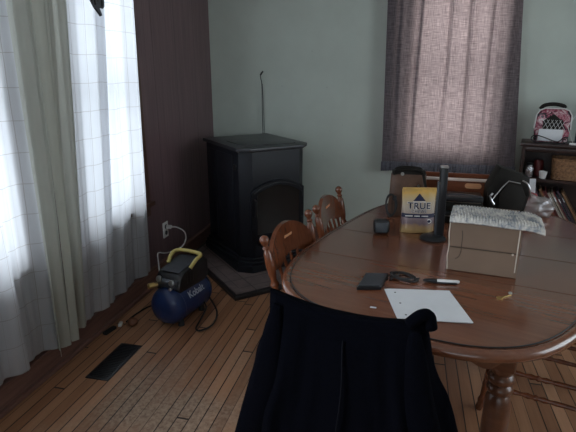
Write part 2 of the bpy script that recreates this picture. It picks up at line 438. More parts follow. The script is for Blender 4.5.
curtain('sheer_curtain', M['white_check'], (.11, -1.82), (.115, -1.405), (.05, -1.93), (.05, -1.38), zt, .16, 2.2, .013, 2.0,
        'white checked sheer curtain nearest the dark paneling, ending above the compressor cord', hemdip=.004)
# back window curtain : cloth and hem
bc = thing('brown_curtain', 'brown mauve cloth curtain with slate hem over the back window', 'curtain', (0, 0, 0))
def bfold(x, z):
    A = .013
    t = (x-1.5)
    g_ = sum(a_*math.exp(-((t-c_-.012*math.sin(z*2.2+c_*9))/w_)**2) for c_, a_, w_ in ((.255, .045, .014), (.47, .030, .010), (.63, .036, .012), (.80, .028, .018), (.11, .024, .020)))
    return g_*min(1, max(.25, (z-.6)*1.2)) + A*(math.sin(t*19+.5+.5*math.sin(z*2))+.5*math.sin(t*37+z*1.1)+.3*math.sin(t*71+2+z*.8))*(.8+.25*math.sin(z*3+t*4))
def bcurt(u, v):
    z = .765+(2.3-.765)*v
    x = (1.528+(1.500-1.528)*v)+u*((2.553-1.528)*(1-v)+(2.445-1.500)*v)
    return Vector((x, -.095-bfold(x, z), z))
mb = MB(); mb.grid(300, 50, bcurt, lambda u, v: (u*1.2, v*1.5)); mb.build('cloth_panel', M['brown_cloth'], bc, angle=180)
def bhem(u, v):
    z = .685+(.765-.685)*v + .004*math.sin(u*9)*(1-v)
    x = 1.522+u*(2.561-1.522)
    return Vector((x, -.097-bfold(x, .765)-.006*math.sin(u*330)*(1-v*.4), z))
mb = MB(); mb.grid(420, 6, bhem, lambda u, v: (u*1.2, v*.08)); mb.build('gathered_hem', M['hem_cloth'], bc, angle=180)
rod = MB(); rod.tube([(1.44, -.085, 2.31), (2.60, -.085, 2.31)], .009, 10)
for x in (1.46, 2.58): rod.box((x, -.045, 2.31), (.012, .09, .012))
rod.build('rod', M['iron'], bc)

# zebra-striped ornament pinned on the curtain
orn = thing('striped_ornament', 'small grey and black striped hanging ornament pinned on the white curtain', 'ornament', (.262, -1.972, 1.785), R(-48))
def flat(pts, x0, x1):  # y,z outline -> slab in x
    m_ = MB(); mt = Matrix(((0, 0, 1, 0), (1, 0, 0, 0), (0, 1, 0, 0), (0, 0, 0, 1))); m_.prism(pts, x0, x1, mt); return m_
flat([(-.055, .11), (-.062, .06), (-.048, .02), (-.038, -.005), (-.012, -.045), (0, -.04), (-.008, -.008), (.006, -.01), (.014, .0), (.016, .03), (.034, .035), (.05, .06), (.062, .075), (.055, .12), (.02, .13), (-.03, .13)], -.003, .003).build('body', M['greyplastic'], orn, smooth=False)
mb = MB()
for a, b in (((-.05, .09), (-.04, .02)), ((-.03, .1), (-.025, .005)), ((-.038, -.0), (-.008, -.042)), ((-.01, .09), (-.012, .02)), ((.008, .1), (.004, .0)), ((.03, .09), (.045, .062))):
    mb.tube([(.004, *a), (.004, *b)], .004, 6)
mb.build('stripes', M['iron'], orn)
mb = MB(); mb.tube([(0, 0, .12), (-.03, -.03, .24), (-.088, -.098, .463)], .0015, 5); mb.build('string', M['iron'], orn)

# ------------------------------------------------------------------ wall outlet and cords
ol = thing('wall_outlet', 'white wall outlet plate low on the dark paneling', 'outlet', (0, -1.035, .345))
MB().box((.004, 0, 0), (.008, .075, .118), bev=.003).build('cover_plate', M['white'], ol)
for z in (.024, -.024): MB().lathe([(.017, 0), (.017, .003)], (.008, 0, z), (1, 0, 0), 14).build('socket', M['greyplastic'], ol)
pc = thing('power_cord', 'white power cord hanging in a loop from the wall outlet', 'cord', (0, 0, 0))
MB().box((.034, -1.035, .369), (.040, .028, .026), bev=.006).build('plug', M['white'], pc)
pts = smooth_pts([(.048, -1.035, .369), (.09, -1.02, .365), (.13, -.98, .32), (.13, -.97, .25), (.11, -1.03, .205), (.07, -1.17, .215), (.06, -1.27, .249), (.09, -1.33, .20), (.11, -1.36, .13), (.15, -1.42, .13), (.22, -1.46, .15), (.30, -1.52, .18)], 8)
MB().tube(pts, .0050, 8).build('cord', M['white'], pc)
bcord = thing('extension_cord', 'black cord with pinkish white plug lying along the baseboard', 'cord', (0, 0, 0))
pts = smooth_pts([(.31, -1.60, .012), (.22, -1.55, .007), (.15, -1.60, .007), (.12, -1.72, .007), (.115, -1.82, .008)], 6)
MB().tube(pts, .0048, 8).build('cord', M['rubber'], bcord)
MB().box((.10, -1.86, .012), (.020, .045, .020), (0, 0, .3), .005).build('plug', M['white'], bcord)
MB().box((.078, -1.94, .010), (.030, .09, .018), (0, 0, -.15), .005).build('socket_end', M['rubber'], bcord)
bl = MB(); bl.lathe([(.0005, 0), (.018, .002), (.029, .012), (.032, .024), (.027, .036), (.015, .045), (.0005, .047)], (0, 0, 0), seg=16)
tag(bl.build('wooden_ball', M['ballwood']), 'small round brown wooden ball lying on the floor by the white plug', 'ball').location = (.170, -1.835, 0)

# ------------------------------------------------------------------ floor register
fr = thing('floor_register', 'black metal floor register set in the strip floor', 'floor vent', (.280, -2.205, 0))
MB().box((0, 0, .002), (.128, .335, .004), bev=.001).build('frame', M['iron'], fr)
mb = MB()
for i in range(22): mb.box((0, -.147+i*.014, .0045), (.096, .005, .003))
mb.build('louvers', M['blackplastic'], fr)

# ------------------------------------------------------------------ hearth pad and pellet stove
TH = R(43.9); F0 = Vector((.613, -1.006, 0))
poly = [(.669, -1.386), (1.382, -.70), (.735, -.025), (.04, -.025), (.04, -.731)]
hp = thing('hearth_pad', 'brown tiled hearth pad with dark edge under the pellet stove', 'hearth pad', (0, 0, 0))
MB().prism(poly, 0.0, .030, bev=.004).build('edge_frame', M['matedge'], hp, smooth=False)
cx = sum(p[0] for p in poly)/5; cy = sum(p[1] for p in poly)/5
rot = Matrix.Rotation(-TH, 4, 'Z')
inner = [(cx+(x-cx)*.95, cy+(y-cy)*.95) for x, y in poly]
t = MB().prism([tuple((rot @ Vector((x, y, 0)))[:2]) for x, y in inner], .028, .036).build('tile_surface', M['tile'], hp, smooth=False)
t.rotation_euler = (0, 0, TH)
mb = MB()
inn2 = [(cx+(x-cx)*.84, cy+(y-cy)*.84, .0333) for x, y in poly]
for i in range(5): mb.tube([inn2[i], inn2[(i+1) % 5]], .0035, 6)
mb.build('border_line', M['matedge'], hp)

st = thing('pellet_stove', 'large black pellet stove with arched front door standing in the corner', 'stove', (F0.x, F0.y, .0368), TH)
W, D, HH = .565, .71, .93
def chamf(x0, x1, y0, y1, c, cb=.0):
    return [(x0+c, y0), (x1-c, y0), (x1, y0+c), (x1, y1), (x0, y1), (x0, y0+c)]
mb = MB()
mb.prism(chamf(.012, W-.012, .014, D-.01, .075), .095, HH-.028, bev=.003)
mb.build('body', M['stove'], st, angle=30)
mb = MB()
mb.prism(chamf(-.035, W+.035, -.03, D, .085), 0, .055, bev=.004)
mb.prism(chamf(-.022, W+.022, -.018, D, .08), .055, .080, bev=.006)
mb.prism(chamf(-.004, W+.004, -.002, D, .075), .080, .104, bev=.006)
mb.build('plinth', M['stove'], st, angle=30)
mb = MB(); mb.prism(chamf(-.012, W+.012, -.010, D+.005, .075), HH-.028, HH, bev=.006)
mb.build('top_plate', M['stovetop'], st, angle=30)
MB().prism([(.07, .10), (W-.07, .10), (W-.07, .42), (.07, .42)], HH, HH+.005, bev=.002).build('hopper_lid', M['stovetop'], st, angle=30)
MB().box((W/2+.09, .085, HH+.002), (.20, .022, .006), bev=.002).build('lid_handle', M['iron'], st)
# door: arched frame on front face (local XZ plane, facing -y)
def arch(x0, x1, z0, z1, rise, n=14):
    pts = [(x0, z0), (x1, z0)]
    for i in range(n+1):
        tt = i/n; pts.append((x1+(x0-x1)*tt, z1+rise*math.sin(PI*tt)**.8))
    return pts
FM = Matrix(((1, 0, 0, 0), (0, 0, -1, 0), (0, 1, 0, 0), (0, 0, 0, 1)))  # x,z outline; thickness to -y
dr = MB().prism(arch(.060, W-.060, .245, .615, .070), -.012, .012, FM, bev=.005).build('door', M['stove'], st, angle=30)
MB().prism(arch(.105, W-.105, .29, .590, .058), .010, .0135, FM).build('door_glass', M['stoveglass'], dr, smooth=False)
pts = [(x, -.016, z) for x, z in arch(.082, W-.082, .265, .603, .066)[2:]]
MB().tube(pts, .004, 8).build('arch_moulding', M['stovetop'], dr)
MB().tube([(.088, -.012, .56), (.082, -.045, .555), (.080, -.052, .50), (.082, -.045, .44), (.088, -.012, .435)], .007, 8).build('door_handle', M['iron'], dr)
for z in (.56, .36): MB().lathe([(.008, -.02), (.008, .02)], (W-.082, -.012, z), (0, 0, 1), 10).build('hinge', M['iron'], dr)
MB().box((W/2, -.022, .215), (.34, .07, .012), bev=.003).build('ash_lip', M['stove'], st)
MB().box((W/2, .012, .155), (.36, .008, .075), bev=.003).build('ash_door', M['stove'], st)
MB().box((.010, .335, .50), (.008, .30, .72), bev=.003).build('side_panel', M['stove'], st)
MB().box((.006, .135, .78), (.012, .045, .045), bev=.004).build('side_latch', M['iron'], st)
MB().box((.010, .60, .50), (.008, .17, .72), bev=.003).build('side_panel', M['stove'], st)

# thin wire standing up behind the stove
wr = MB(); wr.tube(smooth_pts([(.515, -.03, .78), (.510, -.03, 1.1), (.508, -.028, 1.36), (.500, -.03, 1.42), (.498, -.035, 1.45), (.505, -.035, 1.468), (.518, -.035, 1.478)], 6), .0036, 6)
wr.tube([(.528, -.03, .78), (.520, -.028, 1.20), (.512, -.028, 1.38)], .0022, 6)
wr.tube([(.498, -.035, 1.450), (.522, -.038, 1.482)], .0065, 6)
tag(wr.build('wall_wire', M['iron']), 'thin dark wire with hooked tip rising up the wall behind the stove', 'wire').location = (-.034, 0, 0)

# ------------------------------------------------------------------ compressor
cp = thing('air_compressor', 'small blue air compressor with black shroud and yellow handle on the floor', 'air compressor', (.418, -1.645, 0), R(-11))
# local: tank axis along y (front = -y, towards viewer)
tr_, tl = .118, .42
prof = [(.001, -tl/2), (.05, -tl/2+.006), (.096, -tl/2+.026), (.114, -tl/2+.055), (tr_, -tl/2+.075), (tr_, tl/2-.075), (.114, tl/2-.055), (.096, tl/2-.026), (.05, tl/2-.006), (.001, tl/2)]
MB().lathe(prof, (0, 0, .135), (0, 1, 0), 32).build('tank', M['bluetank'], cp, angle=60)
for y in (-.13, .13): MB().lathe([(tr_+.0012, -.004), (tr_+.003, 0), (tr_+.0012, .004)], (0, y, .135), (0, 1, 0), 32, cap=False).build('weld_seam', M['bluetank'], cp)
for y in (-.11, .11):
    for x in (-.06, .06): MB().lathe([(.020, 0), (.018, .03), (.010, .05)], (x, y, 0), seg=12).build('foot', M['rubber'], cp)
def on_tank(co):  # wrap text on right side of the tank: x along axis, y up
    a = R(62) - co.y/tr_
    return Vector(((tr_+.002)*math.sin(a), co.x-.0, .135+(tr_+.002)*math.cos(a)))
text_mesh('lettering', 'Kobalt', .058, M['letter'], cp, on_tank, bold=.001)
# shroud: bevelled wedge over the motor
mb = MB()
YM = Matrix(((0, 0, 1, 0), (1, 0, 0, 0), (0, 1, 0, 0), (0, 0, 0, 1)))  # y,z outline extruded in x
mb.prism([(-.13, .225), (-.145, .255), (-.125, .31), (-.09, .338), (.10, .368), (.155, .348), (.165, .24), (.12, .215)], -.092, .092, YM, bev=.014)
sh = mb.build('motor_shroud', M['blackplastic'], cp, angle=30)
MB().prism([(-.10, .3365), (.085, .366), (.10, .373), (-.108, .342)], -.066, .066, YM).build('shroud_cover', M['greyplastic'], sh, smooth=False)
for y in (-.07, -.04, -.01): MB().box((.093, y, .30), (.006, .010, .07), bev=.001).build('vent_slot', M['iron'], sh)
h = smooth_pts([(-.085, -.01, .348), (-.094, .03, .382), (-.090, .085, .398), (0, .10, .401), (.090, .085, .398), (.094, .03, .382), (.085, -.02, .345)], 6)
MB().tube(h, .0125, 10).build('handle', M['yellow'], cp)
MB().box((0, -.135, .275), (.15, .03, .05), (R(15), 0, 0), .006).build('control_panel', M['greyplastic'], cp)
for x, z in ((-.045, .305), (.045, .292)):
    MB().lathe([(.019, 0), (.019, .012), (.015, .014)], (x, -.150, z), (0, -1, .3), 16).build('gauge', M['steel'], cp)
mb = MB(); mb.lathe([(.013, 0), (.013, .02), (.018, .022), (.018, .055), (.013, .060), (.008, .062)], (-.065, -.150, .262), (-.5, -1, .1), 14)
mb.build('quick_coupler', M['brass'], cp)
mb = MB(); mb.lathe([(.010, 0), (.010, .03), (.005, .032)], (.04, -.148, .262), (.3, -1, 0), 12); mb.build('relief_valve', M['steel'], cp)
pts = smooth_pts([(.10, .08, .08), (.135, .05, .055), (.155, -.05, .022), (.175, -.12, .010), (.215, -.13, .010), (.25, -.05, .02), (.215, .05, .05), (.11, .13, .09)], 8)
MB().tube(pts, .0055, 8).build('cord_loop', M['rubber'], cp)

# ------------------------------------------------------------------ table
TA = R(-18); TCX, TCY, HLEN, HW = 1.943, -2.062, .862, .566
def T(u, v, z=0.0): return Vector((u*math.cos(TA)-v*math.sin(TA), u*math.sin(TA)+v*math.cos(TA), z))
VC = 0; HL = HLEN
tb = thing('dining_table', 'long oval wooden dining table with dark inlaid border line and leaves', 'table', (TCX, TCY, 0), TA)
def outline(off, n=120):
    pts = []; hw, hl = HW, HL; st_ = 0.0    # straight part of the sides, elliptical ends
    e = 3.1
    for i in range(n):
        a = 2*PI*i/n; c, s_ = math.cos(a), math.sin(a)
        x = math.copysign(abs(c)**(2/e), c)*hw
        y = math.copysign(abs(s_)**(2/e), s_)*(hl-st_) + math.copysign(st_, s_) if abs(s_) > 1e-6 else 0
        pts.append(Vector((x, y, 0)))
    out = []
    for i in range(n):
        tn = (pts[(i+1) % n]-pts[i-1]).normalized(); nr = Vector((tn.y, -tn.x, 0))
        out.append(pts[i]-nr*off)
    return out
TZ = .75
prof = [(.036, 0), (.0355, -.0035), (.030, -.004), (.024, -.0015), (.014, -.003), (.004, -.010), (0, -.020), (.003, -.032), (.012, -.038), (.03, -.040)]
def top_bm():
    mb = MB(); rings = [[mb.bm.verts.new((p.x, p.y, TZ+z)) for p in outline(off)] for off, z in prof]
    n = len(rings[0])
    for a, b in zip(rings, rings[1:]):
        for i in range(n): mb.bm.faces.new((a[i], a[(i+1) % n], b[(i+1) % n], b[i]))
    mb.bm.faces.new(rings[0]); mb.bm.faces.new(rings[-1][::-1]); return mb
cuts = [-2-HL, -.325, .012, .35, HL+2]
for i, nm in enumerate(['tabletop', 'table_leaf', 'table_leaf', 'tabletop']):
    mb = top_bm()
    for val, sgn in ((cuts[i]+.0026, -1), (cuts[i+1]-.0026, 1)):
        g = list(mb.bm.verts)+list(mb.bm.edges)+list(mb.bm.faces)
        bmesh.ops.bisect_plane(mb.bm, geom=g, plane_co=(0, val, 0), plane_no=(-.09*sgn, sgn, 0), clear_outer=True)
        be = [e for e in mb.bm.edges if e.is_boundary]
        if be: bmesh.ops.holes_fill(mb.bm, edges=be, sides=0)
    mb.build(nm, M['table'], tb, angle=50)
for cv in cuts[1:4]:
    xs = HW-.034
    mb = MB(); mb.tube([(-xs, cv-.09*xs, TZ-.0040), (xs, cv+.09*xs, TZ-.0040)], .0040, 8); mb.build('leaf_seam', M['groove'], tb)
# dark inlaid line
ring = [(p.x, p.y, TZ-.0012) for p in outline(.0345)]
MB().tube(ring, .0026, 6, closed=True).build('border_line', M['groove'], tb)
# apron with scalloped lower edge
o1, o2 = outline(.115), outline(.137)
mb = MB(); n = len(o1); lo = []
for i in range(n):
    a = 4*PI*i/n*2
    lo.append(.655-.018*math.cos(6*2*PI*i/n)-.012*math.cos(12*2*PI*i/n))
vs = [[mb.bm.verts.new((o[i].x, o[i].y, z)) for i in range(n)] for o, z in ((o1, None), (o2, None)) for z in (0,)]
for i in range(n): vs[0][i].co.z = lo[i]; vs[1][i].co.z = lo[i]
top = [[mb.bm.verts.new((o[i].x, o[i].y, TZ-.040)) for i in range(n)] for o in (o1, o2)]
for i in range(n):
    j = (i+1) % n
    mb.bm.faces.new((vs[0][i], vs[0][j], top[0][j], top[0][i])); mb.bm.faces.new((vs[1][j], vs[1][i], top[1][i], top[1][j]))
    mb.bm.faces.new((vs[0][j], vs[0][i], vs[1][i], vs[1][j])); mb.bm.faces.new((top[0][i], top[0][j], top[1][j], top[1][i]))
mb.build('apron', M['tabledark'], tb, angle=60)
for sx, sy in ((-.165, -.62), (-.165, .62), (.32, -.54), (.32, .54)):
    if True:
        mb = MB(); mb.box((sx, sy, .635), (.080, .080, .15), bev=.004)
        mb.lathe([(.030, 0), (.034, .01), (.038, .03), (.036, .05), (.028, .065), (.026, .08), (.034, .10), (.040, .16), (.044, .26), (.044, .40), (.040, .44), (.030, .455), (.040, .465), (.043, .475), (.040, .485), (.030, .495), (.041, .505), (.044, .515), (.041, .525), (.032, .535), (.040, .548), (.040, .562)], (sx, sy, 0), seg=20)
        mb.build('leg', M['tabledark'], tb)
mb = MB(); mb.box((0, 0, .685), (.06, 1.16, .045)); mb.build('slide_rail', M['tabledark'], tb, smooth=False)

# ------------------------------------------------------------------ chairs
LEGP = [(.013, 0), (.016, .04), (.013, .08), (.017, .12), (.012, .16), (.013, .2), (.018, .32), (.021, .45), (.018, .58), (.012, .66), (.018, .70), (.012, .74), (.017, .80), (.019, .9), (.016, 1)]
STRP = [(.007, 0), (.009, .1), (.011, .3), (.008, .36), (.013, .42), (.009, .47), (.014, .5), (.009, .53), (.013, .58), (.008, .64), (.011, .7), (.009, .9), (.007, 1)]
SPIP = [(.0065, 0), (.0075, .15), (.006, .25), (.0105, .45), (.012, .55), (.0075, .66), (.0105, .72), (.0065, .8), (.0075, .9), (.006, 1)]
POSTP = [(.016, 0), (.017, .08), (.013, .14), (.018, .20), (.020, .34), (.016, .46), (.012, .50), (.019, .54), (.012, .58), (.017, .64), (.019, .74), (.017, .83), (.011, .865), (.016, .88), (.009, .90), (.013, .915), (.019, .94), (.020, .96), (.015, .985), (.003, 1)]
def make_chair(name, label, pw=.42, top=.877, arched=True):
    t = thing(name, label, 'chair')
    ys, yt = -.192, -.266
    # seat
    mb = MB()
    def seat(u, v):
        a = 2*PI*u; e = 2.7; c, s_ = math.cos(a), math.sin(a)
        x = math.copysign(abs(c)**(2/e), c)*.215; y = math.copysign(abs(s_)**(2/e), s_)*.205
        x *= 1+.08*(y/.2)
        k = [0, .55, .85, .97, 1, .98, .90, 0.0][int(round(v*7))]; z = [.440, .441, .449, .447, .436, .425, .418, .418][int(round(v*7))]
        return Vector((x*k, y*k, z))
    mb.grid(40, 7, seat, wrap=True)
    bmesh.ops.remove_doubles(mb.bm, verts=mb.bm.verts, dist=.0005)
    mb.build('seat', M['chair'], t, angle=70)
    for sx in (-1, 1):
        MB().between((sx*.200, .215, 0), (sx*.150, .150, .425), LEGP).build('leg', M['chair'], t)
        MB().between((sx*.195, -.235, 0), (sx*.150, -.150, .425), LEGP).build('leg', M['chair'], t)
        MB().between((sx*.187, .193, .13), (sx*.182, -.205, .13), STRP).build('stretcher', M['chair'], t)
        MB().between((sx*.176, .180, .22), (sx*.172, -.190, .22), STRP).build('stretcher', M['chair'], t)
        MB().between((sx*(pw/2-.025), ys+.02, .435), (sx*pw/2, yt, top), POSTP, 14).build('back_post', M['chair'], t)
    MB().between((-.180, .190, .17), (.180, .190, .17), STRP).build('stretcher', M['chair'], t)
    MB().between((-.168, .178, .27), (.168, .178, .27), STRP).build('stretcher', M['chair'], t)
    MB().between((-.176, -.195, .17), (.176, -.195, .17), STRP).build('stretcher', M['chair'], t)
    yl = lambda z: ys+.02+(yt-ys-.02)*(z-.435)/(top-.435)
    hw = pw/2-.012
    # crest board, slightly bowed and arched on top
    mb = MB(); n = 28; zt0 = top-.085
    def crest(side):
        out = []
        for i in range(n+1):
            x = -hw+2*hw*i/n; q = abs(x)/hw
            ztop = zt0+(.078*math.cos(min(1, q/.86)*PI/2)**.62 if q < .86 else 0) if arched else top-.03-.035*(1-q*q)
            zbot = (top-.146 if arched else top-.14) + .014*math.cos(q*PI*1.5)
            bow = -.020*(1-q*q)
            out.append((x, ztop, zbot, bow))
        return out
    rows = crest(0); V = []
    for x, zt1, zb1, bow in rows:
        col = []
        for k in range(5):
            z = zb1+(zt1-zb1)*k/4
            col.append((mb.bm.verts.new((x, yl(z)+bow+.009, z)), mb.bm.verts.new((x, yl(z)+bow-.009, z))))
        V.append(col)
    for i in range(n):
        for k in range(4):
            mb.bm.faces.new((V[i][k][0], V[i+1][k][0], V[i+1][k+1][0], V[i][k+1][0]))
            mb.bm.faces.new((V[i][k][1], V[i][k+1][1], V[i+1][k+1][1], V[i+1][k][1]))
        mb.bm.faces.new((V[i][0][1], V[i+1][0][1], V[i+1][0][0], V[i][0][0]))
        mb.bm.faces.new((V[i][4][0], V[i+1][4][0], V[i+1][4][1], V[i][4][1]))
    for i in (0, n):
        for k in range(4): mb.bm.faces.new((V[i][k][0], V[i][k+1][0], V[i][k+1][1], V[i][k][1]))
    cr = mb.build('crest_rail', M['chair'], t, angle=50)
    if arched:  # bone-shaped handhold in the crest, seen pale from both sides
        mb = MB(); z0 = top-.062
        for s_ in (-1, 1):
            y = yl(z0)-.020+s_*.0095
            mb.tube([(-.026, y, z0), (.026, y, z0)], .0048, 8)
            for q in (-.028, .028): mb.lathe([(.001, -.001), (.0085, 0), (.001, .001)], (q, y+s_*.001, z0), (0, s_, 0), 12)
        mb.build('handhold', M['palewood'], cr)
    for k in range(5):
        x = -.115+k*.0575; q = x/hw; z1 = top-.142
        MB().between((x*.9, ys+.03, .44), (x*1.08, yl(z1)-.018*(1-q*q), z1+.01), SPIP, 10).build('spindle', M['chair'], t)
    return t
def aim(o, x, y, deg): o.location = (x, y, 0); o.rotation_euler = (0, 0, R(deg))
c1 = make_chair('dining_chair', 'carved wooden dining chair on the left side, nearest the navy jacket')
aim(c1, 1.506, -2.330, -103)
c2 = copy_tree(c1); c2['label'] = 'carved wooden dining chair on the left side, farther, toward the curtained window'
aim(c2, 1.604, -1.808, -97)
c3 = copy_tree(c1); c3['label'] = 'wooden dining chair tucked under the right side, its turned stretchers showing behind the table leg'
aim(c3, 2.385, -2.02, 74)
for c in (c1, c2, c3): c['group'] = 'carved dining chairs around the table'
c4 = make_chair('dining_chair', 'wooden chair at the near table end, hidden under the navy jacket', .365, .905, False)
aim(c4, 1.637, -2.815, -9)
for ch in [x for x in bpy.data.objects if x.parent == c4 and x.name.split('.')[0] in ('seat', 'leg', 'stretcher')]:
    for v_ in ch.data.vertices: v_.co.y = -.19+(v_.co.y+.19)*.70

# ------------------------------------------------------------------ navy jacket over the near chair
jk = thing('navy_jacket', 'dark navy fleece jacket draped over the back of the nearest chair', 'jacket', (1.640, -2.800, 0), R(-9))
def lerp(a, b, t): return a+(b-a)*t
JT = .935
def jack(u, v):  # u around, v from top (0) to bottom (1)
    a = 2*PI*u; e = 3.2; c, s_ = math.cos(a), math.sin(a)
    k = v**.8
    hw = lerp(.206, .350, v**1.0)*(1-.05*math.sin(PI*min(1,v*2.2))); th = lerp(.016, .105, min(1, v*1.25)**.6)
    x = math.copysign(abs(c)**(2/e), c)*hw; y = math.copysign(abs(s_)**(2/2.2), s_)*th
    q = x/hw
    ztop = JT-.035*(1-q*q) - .010*max(0, q)  # sag between posts
    kf = min(1, max(0, (s_+.25)/.5)); kf = kf*kf*(3-2*kf)
    z = lerp(ztop, lerp(.20, .462, kf), v)
    yf = -.262+.235*max(0, .905-z) + .034*min(1, v*6); yr = -.303-.075*v-.012*min(1, v*6)
    yc = lerp(-.288, (yf+yr)/2, min(1, v*10)); y = math.copysign(abs(s_)**(2/2.4), s_)*lerp(.016, (yf-yr)/2, min(1, v*10))
    fold = (.010*math.sin(q*9+1.2)+.006*math.sin(q*19+v*3)+.004*math.sin(q*33-v*4))*min(1, v*2.5)
    x += .008*math.sin(v*7+2)*v + .006*math.sin(z*30)*v
    return Vector((x, yc+y+fold*(-1 if s_ < 0 else 1), z))
mb = MB(); vs = mb.grid(120, 56, jack, wrap=True)
for i in range(1, 60):
    a_, b_, c_, d_ = vs[i][0], vs[(i+1) % 120][0], vs[120-i-1][0], vs[120-i][0]
    if i < 59:
        try: mb.bm.faces.new((a_, b_, c_, d_))
        except Exception: pass
try:
    mb.bm.faces.new((vs[0][0], vs[1][0], vs[119][0])); mb.bm.faces.new((vs[59][0], vs[60][0], vs[61][0]))
except Exception: pass
jb = mb.build('jacket_body', M['navy'], jk, angle=180)
# hanging sleeves at both sides
for sx, nm in ((-1, 'sleeve'), (1, 'sleeve')):
    pts = smooth_pts([(sx*.180, -.296, .900), (sx*.188, -.306, .83), (sx*.205, -.322, .70), (sx*.250, -.338, .52), (sx*.295, -.345, .34), (sx*.315, -.34, .24)], 5)
    mb = MB(); mb.tube(pts, lambda t: .012+.034*min(1, t*2.2), 16)
    for v_ in mb.bm.verts: v_.co.y = -.318+(v_.co.y+.325)*.5
    mb.build(nm, M['navy'], jk, angle=180)
pts = [Vector((.012+.004*math.sin(z*20), 0, z)) for z in [.84-.035*i for i in range(18)]]
pp = []
for p_ in pts:
    v_ = (JT-.035-p_.z)/(JT-.035-.20); pos = jack(.75-.0, max(0, v_)); pp.append((p_.x, pos.y-.0035, p_.z))
MB().tube(pp, .0026, 6).build('back_seam', M['navyseam'], jk)
mb = MB(); mb.tube(smooth_pts([(.165, -.305, .915), (.190, -.300, .940), (.208, -.290, .938), (.216, -.285, .905)], 5), .015, 10); mb.build('collar_bump', M['navy'], jk, angle=180)

# ------------------------------------------------------------------ things on the table
TZ0 = .7502
# leather satchel
sa = thing('brown_satchel', 'brown leather satchel with black top and straps behind the yellow snack pouch', 'bag', (1.742, -1.590, TZ0), R(4))
mb = MB()
mb.grid(32, 10, lambda u, v: Vector(((lambda c: math.copysign(abs(c)**.5, c)*lerp(.094, .086, v))(math.cos(2*PI*u)), (lambda s_: math.copysign(abs(s_)**.6, s_)*lerp(.050, .026, v))(math.sin(2*PI*u)), .200*v)), wrap=True)
mb.bm.verts.ensure_lookup_table()
bmesh.ops.holes_fill(mb.bm, edges=[e for e in mb.bm.edges if e.is_boundary], sides=0)
mb.bm.transform(Matrix.Diagonal((1.06, 1, 1.10, 1)))
mb.build('body', M['leather'], sa, angle=60)
MB().box((0, 0, .226), (.172, .050, .030), bev=.010).build('top_closure', M['blackleather'], sa)
for y in (-.026, .026): MB().tube(smooth_pts([(-.07, y, .225), (-.066, y-.008, .242), (-.02, y-.012, .252), (.03, y-.010, .250), (.062, y-.008, .243), (.07, y, .225)], 6), .0065, 8).build('handle', M['blackleather'], sa)
MB().box((.085, -.045, .165), (.014, .008, .13), (0, R(-14), 0), .002).build('strap', M['blackleather'], sa)
MB().lathe([(.007, 0), (.007, .004)], (.050, -.040, .165), (0, -1, 0), 12).build('snap', M['steel'], sa)
MB().lathe([(.009, 0), (.009, .004)], (-.035, -.036, .225), (0, -1, 0), 12).build('ring', M['steel'], sa)
# coiled cable
cc = MB()
for k in range(3):
    cc.tube([(.026*math.cos(a)*(1+.05*k)+.004*k, .010*math.sin(a*1)+.006*k, .062+.058*math.sin(a)*(1-.05*k)) for a in [2*PI*i/28 for i in range(28)]], .0042, 6, closed=True)
cc.box((.02, .004, .10), (.02, .012, .025), bev=.003)
o = tag(cc.build('coiled_cable', M['rubber']), 'black cable coil leaning on the left side of the brown satchel', 'cable'); o.location = (1.660, -1.672, TZ0+.001); o.rotation_euler = (0, 0, R(20))

# snack pouch
bg = thing('snack_pouch', 'standing golden snack pouch with blue triangle emblem and white lettering', 'pouch', (1.794, -1.90, TZ0+.0035), R(10))
PW, PH = .080, .212
def pfront(x, z, s_=-1):
    v = z/PH; u = x/PW
    th = (.032*(1-v)**.6*1.0+.002)*(1-abs(u)**3*.9)*(.55+.45*min(1, z/.03+.3))
    return s_*th+ .0015*math.sin(x*90+z*40)
mb = MB()
def pouch(u, v):
    side = 1 if u < .5 else -1; uu = (u*2) % 1.0
    x = PW*(2*uu-1)*(1 if side == 1 else -1)*-1; z = PH*v
    return Vector((x*(1-.04*math.sin(PI*v)), pfront(x, z, -1 if side == 1 else 1), z+(.003*x/PW)))
mb.grid(48, 20, pouch, wrap=True)
bmesh.ops.remove_doubles(mb.bm, verts=mb.bm.verts, dist=.0002)
def pouch_mat():
    m, nt, out = new_mat('snack_pouch_print')
    sp = N(nt, 'ShaderNodeSeparateXYZ', {0: N(nt, 'ShaderNodeTexCoord').outputs['Object']})
    z = math_(nt, 'DIVIDE', sp.outputs[2], PH); n = noise_(nt, coords(nt), 22, 4, .6, .8)
    zz = math_(nt, 'ADD', z, math_(nt, 'MULTIPLY', math_(nt, 'SUBTRACT', n, .5), .22))
    c = ramp(nt, zz, [(.05, (.40, .27, .12)), (.16, (.30, .19, .10)), (.22, (.16, .11, .13)), (.36, (.26, .20, .20)), (.46, (.42, .33, .27)), (.62, (.50, .42, .33)), (.80, (.55, .40, .20)), (.92, (.62, .36, .08)), (1, (.45, .28, .08))])
    principled(nt, out, c, .32, bump(nt, n, .002, .5)); return m
mb.build('pouch_body', pouch_mat(), bg, angle=180)
def pdec(poly, name, mat, off, sub=1):
    m_ = MB(); f = m_.bm.faces.new([m_.bm.verts.new((x, z, 0)) for x, z in poly])
    bmesh.ops.triangulate(m_.bm, faces=[f]); bmesh.ops.subdivide_edges(m_.bm, edges=m_.bm.edges, cuts=7, use_grid_fill=True)
    for v_ in m_.bm.verts: x, z = v_.co.x, v_.co.y; v_.co = Vector((x*.97, pfront(x, z)-off, z))
    return m_.build(name, mat, bg, smooth=True)
pdec([(-.030, .155), (.030, .155), (0, .190)], 'triangle_emblem', M['inknavy'], .0012)
pdec([(-.030, .149), (.030, .149), (.031, .153), (-.031, .153)], 'emblem_base', M['printwhite'], .0011)
